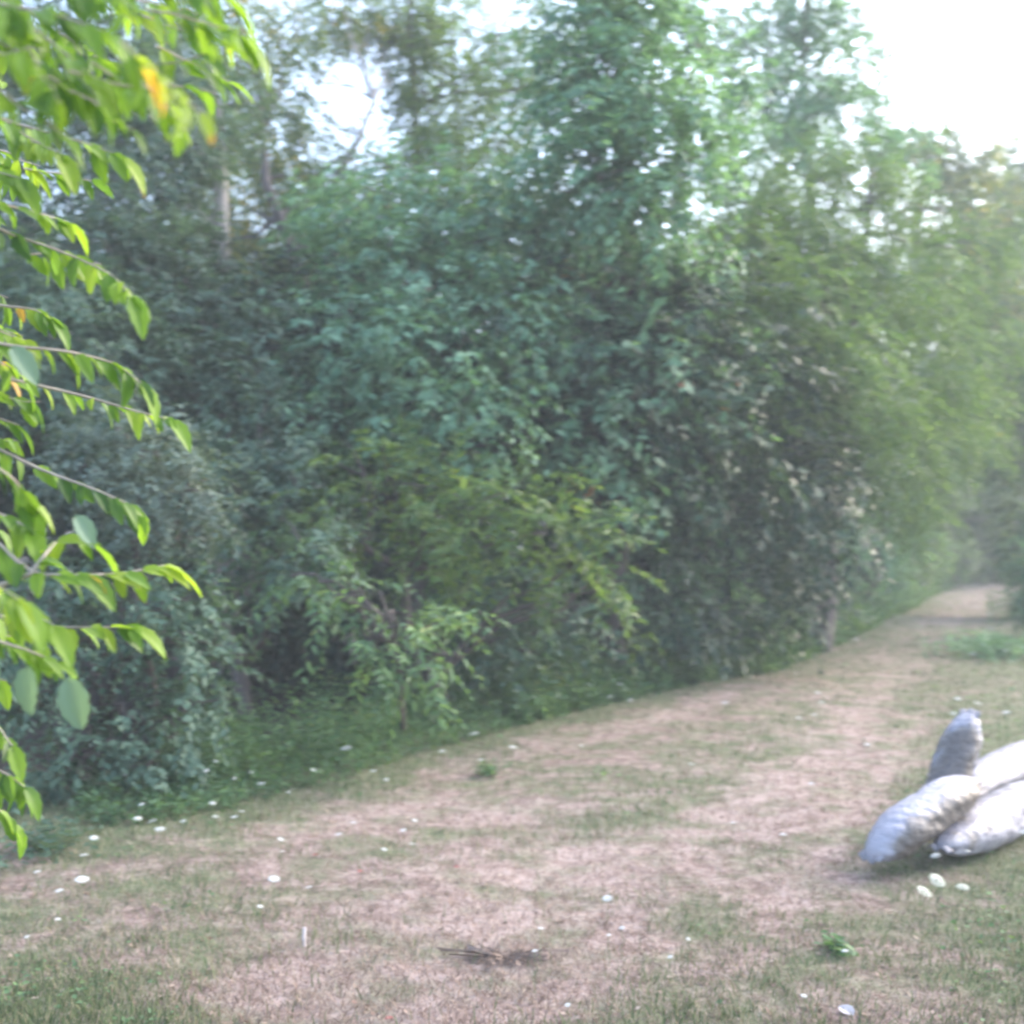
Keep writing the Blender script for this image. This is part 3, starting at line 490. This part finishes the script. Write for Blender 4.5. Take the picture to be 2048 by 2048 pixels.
# short side shoots behind the main twigs
for q in range(300):
    px = (r.uniform(-150, 60) if q < 38 else r.uniform(-900, -60)) if q > 22 else r.uniform(-150, 330); py = r.uniform(-80, 1560) if q > 22 else r.uniform(-80, 150); D = r.uniform(1.25, 1.7) if q <= 22 else r.uniform(1.8, 2.4)
    if 560 < py < 660 and px > 0: continue
    c = P(px, py, D); ax = unit(np.array([r.uniform(.3, 1), r.uniform(-.6, .6), r.uniform(-.7, .1)])); nl = 7; e = c + ax * .12
    wood.append(tube(wiggle(c, e, 5, .004, q), np.linspace(.002, .001, 5), 5))
    for j in range(nl):
        p = c + (e - c) * ((j + r.uniform(0, .8)) / nl); LP.append(p); LD.append(ax * .8 + np.array([0, 0, -r.uniform(.3, 1)]) + r.normal(0, .4, 3)); LN.append(np.array([0, -.3, 1.0]) + r.normal(0, .35, 3)); LS.append(.052 * r.uniform(.65, 1.15))
# the rest of its crown, out to the left and overhead
for i in range(150):
    a = r.uniform(0, 6.28); z = r.uniform(.9, 4.8); c = np.array([-1.75 + r.normal(0, .4), 1.95 + r.normal(0, .4), z])
    if c[1] < 1.3 or c[0] > -.47 * c[1] - .5: continue
    d = unit(np.array([math.cos(a), math.sin(a), -.1])); e = c + d * .45; wood.append(tube(wiggle(c, e, 5, .02, i), np.linspace(.006, .002, 5), 5))
    for j in range(16):
        p = c + (e - c) * (j / 16); LP.append(p); LD.append(d + r.normal(0, .5, 3) - [0, 0, .7]); LN.append(np.array([0, 0, 1.0]) + r.normal(0, .3, 3)); LS.append(.07)
v, f = leaves(np.array(LP), np.array(LD), np.array(LN), np.array(LS), T_fine(.42, .36)); mesh('crown', v - NB, f, M['near'], NT)
v, f = join(wood); mesh('trunk', v - NB, f, M['twig'], NT)
pl = [(P(62, 1330, 1.68), .082, -.25), (P(140, 1352, 1.68), .088, .05), (P(0, 1310, 1.68), .06, -.4), (P(150, 1030, 1.75), .06, .5), (P(18, 690, 1.7), .07, .6)]
for p, sz, q in pl:
    v, f = leaves(np.array([p]), np.array([[.12 + q, .15, -1.0]]), np.array([[.1 + q, -1.0, .55]]), np.array([sz]), T_fine(.5, .2))
    o = mesh('turned_leaf', v - NB, f, M['pale'], NT); o['label'] = 'leaf turned to show its pale underside'

# ---------------------------------------------------------------- sacks
m, nt, out = new_mat('sack_white'); N = nt.nodes; L = nt.links
tc = N.new('ShaderNodeTexCoord'); at = N.new('ShaderNodeAttribute'); at.attribute_name = 'stain_shade'
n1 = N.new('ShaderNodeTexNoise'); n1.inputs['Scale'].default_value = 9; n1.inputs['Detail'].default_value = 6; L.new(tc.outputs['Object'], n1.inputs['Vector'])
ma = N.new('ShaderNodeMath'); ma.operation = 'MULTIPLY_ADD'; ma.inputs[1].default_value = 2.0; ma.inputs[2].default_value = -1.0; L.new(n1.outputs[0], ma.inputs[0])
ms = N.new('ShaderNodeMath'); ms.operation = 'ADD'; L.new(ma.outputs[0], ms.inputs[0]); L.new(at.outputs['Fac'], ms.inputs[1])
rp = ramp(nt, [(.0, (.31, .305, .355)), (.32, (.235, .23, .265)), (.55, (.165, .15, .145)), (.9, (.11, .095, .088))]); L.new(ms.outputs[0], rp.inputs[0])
at2 = N.new('ShaderNodeAttribute'); at2.attribute_name = 'print'; mx = N.new('ShaderNodeMix'); mx.data_type = 'RGBA'; L.new(at2.outputs['Fac'], mx.inputs[0]); L.new(rp.outputs[0], mx.inputs[6]); mx.inputs[7].default_value = (.10, .10, .14, 1)
pb = N.new('ShaderNodeBsdfPrincipled'); pb.inputs['Roughness'].default_value = .5; L.new(mx.outputs[2], pb.inputs['Base Color'])
wv = N.new('ShaderNodeTexNoise'); wv.inputs['Scale'].default_value = 26; wv.inputs['Detail'].default_value = 4; L.new(tc.outputs['Object'], wv.inputs['Vector'])
b = N.new('ShaderNodeBump'); b.inputs['Strength'].default_value = .8; b.inputs['Distance'].default_value = .02; L.new(wv.outputs[0], b.inputs['Height']); L.new(b.outputs[0], pb.inputs['Normal']); L.new(pb.outputs[0], out.inputs[0])
M['sack'] = m
M['seam'] = simple('sack_seam', (.24, .235, .26), var=.15)
def sack(label, pts, ra, rb, seed, stain_shade_dir=None, stain_shade_w=.6, prints=(), floor=True):
    """stuffed sack: rounded tube on a bent spine, squashed ends, creases; ra across, rb up"""
    pts = np.array(pts, float); r = np.random.default_rng(seed); n = 72; k = 56
    tt = np.linspace(0, len(pts) - 1, n); sp = np.stack([np.interp(tt, np.arange(len(pts)), pts[:, j]) for j in range(3)], -1)
    for _ in range(14): sp[1:-1] = (sp[:-2] + 2 * sp[1:-1] + sp[2:]) / 4
    base = sp.mean(0).copy(); base[2] = min(sp[:, 2].min() - rb, base[2]); base[2] = max(base[2], 0)
    V = []; ST = []; PR = []
    for i in range(n):
        s = i / (n - 1); t = unit(sp[min(i + 1, n - 1)] - sp[max(i - 1, 0)]); a = unit(np.cross(t, [0, 0, 1.0])); bb = np.cross(a, t)
        e = (1 - abs(2 * s - 1) ** 3.2) ** .5 if 0 < s < 1 else 0; ea = max(e, .0) ; eb = e ** 1.35
        for j in range(k):
            th = 2 * math.pi * j / k; cth, sth = math.cos(th), math.sin(th)
            se = (abs(cth) ** 2.4 + abs(sth) ** 2.4) ** (-1 / 2.4)
            cr = math.sin(s * 38 + 5.0 * math.sin(th * 1 + seed) + 2 * math.sin(th * 3 + s * 8) + seed); wr = 1 - .06 * max(0, cr) ** 5 * (.25 + .75 * abs(2 * s - 1)) - .05 * max(0, math.sin(th * 2 + s * 13 + seed * 2)) ** 6 + .03 * math.sin(s * 17 + th * 3 + seed) + .02 * math.sin(th * 7 + s * 9) + .015 * math.sin(s * 90 + th * 5)
            dvec = a * (ra * ea * cth * se * wr) + bb * (rb * eb * sth * se * wr); p = sp[i] + dvec
            if floor: p[2] = max(p[2], float(hgt(p[0], p[1])) - .01)
            V.append(p)
            nd = unit(a * cth + bb * sth); st = 0.22 if stain_shade_dir is None else float(nd @ unit(np.array(stain_shade_dir, float))) * 1.1 + (1 - stain_shade_w) - .15 - .9 * min(1, max(0, (.16 - s) / .1)) - .9 * min(1, max(0, (s - (.76 if seed == 2 else .88)) / .12))  # brown stain and underside shade, both painted in by facing direction
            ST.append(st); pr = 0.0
            for (ps, pt, hs, ht) in prints:
                if abs(s - ps) < hs and abs(((th - pt + math.pi) % (2 * math.pi)) - math.pi) < ht: pr = .85
            PR.append(pr)
    Fc = [(i * k + j, i * k + (j + 1) % k, (i + 1) * k + (j + 1) % k, (i + 1) * k + j) for i in range(n - 1) for j in range(k)]
    t = thing('stuffed_sack', label, 'sack', base, 'white sacks piled at the right edge')
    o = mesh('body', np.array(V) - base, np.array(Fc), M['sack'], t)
    for nm, arr in (('stain_shade', ST), ('print', PR)):
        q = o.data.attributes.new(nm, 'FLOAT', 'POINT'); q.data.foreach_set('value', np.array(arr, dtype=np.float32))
    # stitched flap across each closed end
    for i0, i1 in ((0, 5), (n - 1, n - 6)):
        c = sp[i0]; t_ = unit(sp[i0] - sp[i1]); a = unit(np.cross(t_, [0, 0, 1.0])); bb = np.cross(a, t_); q = []
        for u in np.linspace(-1, 1, 13):
            w_ = ra * .52 * u; zz = .012 * math.sin(u * 7 + seed)
            for (g, hh) in ((-.035, .004), (.022, .003), (.022, -.003), (-.035, -.004)): q.append(c + a * w_ + t_ * (g - .012 * u * u) + bb * (hh + zz))
        q = np.array(q)
        if floor: q[:, 2] = np.maximum(q[:, 2], .004)
        fs = [(x * 4 + y, x * 4 + (y + 1) % 4, (x + 1) * 4 + (y + 1) % 4, (x + 1) * 4 + y) for x in range(12) for y in range(4)]
        mesh('stitched_end', q - base, np.array(fs), M['seam'], t)
    return t
sack('front white sack slanting down left to the ground, lower side stained brown with painted shade', [P(1735, 1712, 5.45), P(1800, 1655, 5.55), P(1880, 1600, 5.75), P(1940, 1560, 6.0)], .12, .098, 1, (.8, -.75, -.55), .72)
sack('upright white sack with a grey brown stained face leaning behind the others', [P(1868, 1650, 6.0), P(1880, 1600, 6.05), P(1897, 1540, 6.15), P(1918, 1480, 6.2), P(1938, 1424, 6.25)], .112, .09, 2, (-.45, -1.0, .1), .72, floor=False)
sack('rear white sack arching out of the frame at the right edge', [P(1910, 1600, 6.55), P(1965, 1553, 7.1), P(2030, 1517, 7.7), P(2110, 1498, 8.1), P(2170, 1488, 8.3)], .132, .105, 3)
sack('white sack at the right edge with dark print, nearest of the two long ones', [P(1872, 1692, 5.55), P(1950, 1655, 5.87), P(2030, 1610, 6.3), P(2110, 1585, 6.6), P(2190, 1568, 6.85)], .13, .118, 4,
     None, .6, [(.38, 1.0, .015, .16), (.42, .7, .018, .2), (.445, 1.15, .026, .1), (.475, .9, .016, .2), (.51, 1.1, .014, .2), (.34, .8, .014, .13), (.40, .35, .02, .09)])

# ---------------------------------------------------------------- white wildflowers (umbels on thin stems)
def umbel(mat, seed):
    r = np.random.default_rng(seed); V = []; Fc = []
    n = 95
    for i in range(n):
        q = math.sqrt((i + .5) / n); a = i * 2.399963; x, y = .5 * q * math.cos(a), .5 * q * math.sin(a); z = .11 * (1 - q * q) + r.normal(0, .012); s = .058 * r.uniform(.8, 1.25); b = len(V)
        V.append((x, y, z + .022))
        for k in range(5):
            t = a + k * 1.2566; V.append((x + s * math.cos(t), y + s * math.sin(t), z + r.normal(0, .008)))
        for k in range(5): Fc.append((b, b + 1 + k, b + 1 + (k + 1) % 5))
    me = bpy.data.meshes.new('flower_head'); me.from_pydata(V, [], Fc); me.materials.append(M[mat]); return me
def fstem(seed):
    parts = [tube(wiggle((0, 0, -1), (0, 0, -.01), 6, .03, seed), [.016, .015, .014, .013, .012, .01], 5)]
    v, f = join(parts); me = bpy.data.meshes.new('stem'); me.from_pydata(v.tolist(), [], f.tolist()); me.materials.append(M['stem']); return me
def frays(seed):                               # rays of the umbel under the head
    parts = [tube([(0, 0, -.22), (.2 * math.cos(a), .2 * math.sin(a), -.07), (.42 * math.cos(a), .42 * math.sin(a), .0)], [.014, .011, .008], 4) for a in np.arange(0, 6.28, .7)]
    v, f = join(parts); me = bpy.data.meshes.new('ray'); me.from_pydata(v.tolist(), [], f.tolist()); me.materials.append(M['stem']); return me
HEADS = [umbel('floret', i) for i in range(4)]; CREAM = umbel('floret_cream', 9); STEMS = [fstem(i) for i in range(4)]; RAYS = frays(0)
FL = {
 'under the shrub at lower left': [(375, 1507, 14), (416, 1539, 16), (435, 1520, 12), (453, 1492, 12), (472, 1554, 13), (505, 1542, 14), (526, 1564, 18), (255, 1547, 10), (629, 1537, 14)],
 'on the shaded grass at left': [(281, 1633, 22), (310, 1638, 22), (325, 1654, 24), (371, 1638, 14), (435, 1629, 14), (472, 1630, 18), (487, 1619, 14), (194, 1671, 22), (288, 1605, 16), (429, 1603, 18), (580, 1581, 12)],
 'on the turf below the near branches': [(175, 1705, 22), (82, 1738, 18), (127, 1775, 22), (124, 1831, 16), (63, 1866, 14)],
 'at the wood edge left of centre': [(748, 1539, 18), (774, 1556, 12), (885, 1500, 18), (962, 1517, 14), (1026, 1492, 20), (1162, 1489, 12)],
 'in the middle of the clearing': [(680, 1664, 18), (710, 1641, 16), (831, 1637, 17), (808, 1656, 16), (771, 1694, 16), (826, 1683, 12), (565, 1674, 18), (568, 1698, 12), (525, 1806, 16), (622, 1768, 16)],
 'on the bare earth near the bottom': [(1081, 1849, 16), (1242, 1848, 15), (1216, 1862, 13), (1069, 1893, 17), (1134, 1999, 16), (1337, 1905, 15), (1373, 1870, 12), (1601, 1981, 17)],
 'among weeds where the wood edge turns': [(1220, 1392, 16), (1240, 1368, 20), (1260, 1399, 14)],
 'on the open grass right of centre': [(1448, 1404, 18), (1381, 1526, 18), (1595, 1434, 14), (1626, 1428, 12), (1633, 1384, 13), (1640, 1403, 11), (1619, 1564, 14), (1562, 1664, 17), (1463, 1641, 14), (1731, 1487, 16)],
 'in the grass above the upright sack': [(1912, 1396, 15), (1952, 1405, 16), (1903, 1425, 16), (2008, 1423, 17)],
 'in front of the white sacks': [(1866, 1662, 30), (1836, 1678, 28), (1903, 1668, 24), (1864, 1706, 24), (2040, 1660, 24), (1928, 1697, 16)],
 'by the far end of the path': [(1953, 1215, 15), (1976, 1228, 15), (1980, 1257, 20), (2043, 1237, 15), (1747, 1235, 13), (1710, 1278, 15), (1943, 1307, 16), (2009, 1300, 15)],
}
BIG = [(694, 1494, 24, 'round white flower standing dark against the shaded wood foot, left of centre'), (948, 1466, 26, 'large white flower in front of the shaded wood, at centre'),
       (171, 1753, 32, 'large oval white flower on the grass at lower left'), (552, 1752, 28, 'wide white flower alone on bare earth left of centre'),
       (1213, 1790, 25, 'white flower alone on the pink earth right of centre'), (1867, 1755, 40, 'largest cream white flower below the sacks, highest of three'),
       (1841, 1777, 38, 'wide cream flower below the sacks, leftmost of three'), (1918, 1768, 30, 'small round cream flower below the sacks, rightmost of three'),
       (1683, 1893, 18, 'white flower beside the small green plant on bare earth')]
ORD = ['first', 'second', 'third', 'fourth', 'fifth', 'sixth', 'seventh', 'eighth', 'ninth', 'tenth', 'eleventh', 'twelfth']
NUM = {3: 'three', 4: 'four', 5: 'five', 6: 'six', 8: 'eight', 9: 'nine', 10: 'ten', 11: 'eleven'}
fr = random.Random(3)
def flower(px, py, s, label, group, cream=False):
    h = fr.uniform(.08, .16) if py > 1560 else fr.uniform(.14, .26)
    g = G(px, py, h); dia = U(s, g[1]) * (.72 if s < 24 else .8)
    t = thing('wildflower', label, 'flower', g, group)
    hd = bpy.data.objects.new('flower_head', CREAM if cream else fr.choice(HEADS)); st = bpy.data.objects.new('stem', fr.choice(STEMS))
    tl = fr.uniform(-.05, .35) if s < 34 and not cream else fr.uniform(.2, .7); az = fr.uniform(-.6, .6)
    for o in (hd, st): C.objects.link(o); o.parent = t
    hd.location = (0, 0, h); hd.scale = (dia, dia, dia); hd.rotation_euler = (tl, fr.uniform(-.3, .3), az)
    st.location = (0, 0, h - .002); st.scale = (.1, .1, h)
    if s > 20:
        ry = bpy.data.objects.new('ray', RAYS); C.objects.link(ry); ry.parent = t; ry.location = (0, 0, h); ry.scale = (dia,) * 3; ry.rotation_euler = hd.rotation_euler
for reg, L_ in FL.items():
    L_ = sorted(L_)
    for i, (px, py, s) in enumerate(L_):
        flower(px, py, s, f'white flower {reg}, {ORD[i]} from the left of {NUM[len(L_)]}', 'white wildflowers ' + reg)
for px, py, s, lab in BIG: flower(px, py, s, lab, None, 'cream' in lab)

# ---------------------------------------------------------------- small things on the ground
def flat_leaf(name, label, cat, px, py, size, mat, seed, group=None, wd=.6):
    g = G(px, py, .01); r = np.random.default_rng(seed); a = r.uniform(0, 6.28)
    v, f = leaves(np.zeros((1, 3)), np.array([[math.cos(a), math.sin(a), .12]]), np.array([[r.normal(0, .2), -.35, 1.0]]), np.array([size]), T_fine(wd, .15))
    v = np.concatenate([v, v - [0, 0, .0015]]); f = np.concatenate([f, f[:, ::-1] + len(v) // 2]); v[:, 2] -= v[:, 2].min()
    o = mesh(name, v, f, M[mat]); o.location = g + [0, 0, .006]; tag(o, label, cat, group)
for i, (px, py, lab) in enumerate([(728, 1735, 'red fallen leaf on pinkish earth, left of centre'), (640, 1704, 'small dark red fallen leaf near the middle left flowers'), (1530, 1408, 'red fallen leaf on the grass right of centre'), (773, 2026, 'red fallen leaf at the bottom edge of the clearing'), (908, 1727, 'faint red fallen leaf in the middle of the bare earth')]):
    flat_leaf('fallen_leaf', lab, 'leaf', px, py, .032, 'redleaf', i, 'red fallen leaves')
flat_leaf('pale_leaf', 'pale pinkish white curled leaf at the bottom right', 'leaf', 1700, 2018, .075, 'scrap', 8, wd=.55)
g = G(612, 1880); o = mesh('stake', *tube([(0, 0, -.03), (0, .002, .03), (.002, .003, .062), (.002, .003, .068)], [.008, .008, .0075, .002], 8), M['scrap']); o.location = g; tag(o, 'small pale upright stake in the turf at lower left', 'stake')
# brown tuft of dead grass
g = G(1010, 1905); r = np.random.default_rng(5); n = 260
a = r.uniform(0, 6.28, n); q = np.abs(r.normal(0, .05, n)); pos = np.stack([q * np.cos(a) * 1.8, q * np.sin(a), 0 * a], -1)
v, f = leaves(pos, np.stack([np.cos(a), np.sin(a), r.uniform(0, .7, n)], -1), r.normal(0, 1, (n, 3)), r.uniform(.02, .055, n), T_simple(.07)); v[:, 2] = np.maximum(v[:, 2], -.01)
nb = len(v) // 4; rt = tube([(-.05, 0, -.01), (0, .01, .0), (.05, 0, -.01)], [.006, .012, .006], 8); v = v.reshape(nb, 4, 3); v[:, 0] = np.array([(max(-.045, min(.045, q[0])), max(-.02, min(.02, q[1])), .008) for q in v[:, 0]]); v, f = join([(v.reshape(-1, 3), f), rt[0:1] + (np.concatenate([rt[1][:, :3], rt[1][:, [0, 2, 3]]]),)])
o = mesh('grass_tuft', v, f, M['litter']); o.location = g; tag(o, 'brown tuft of dead grass near the bottom centre', 'grass tuft')
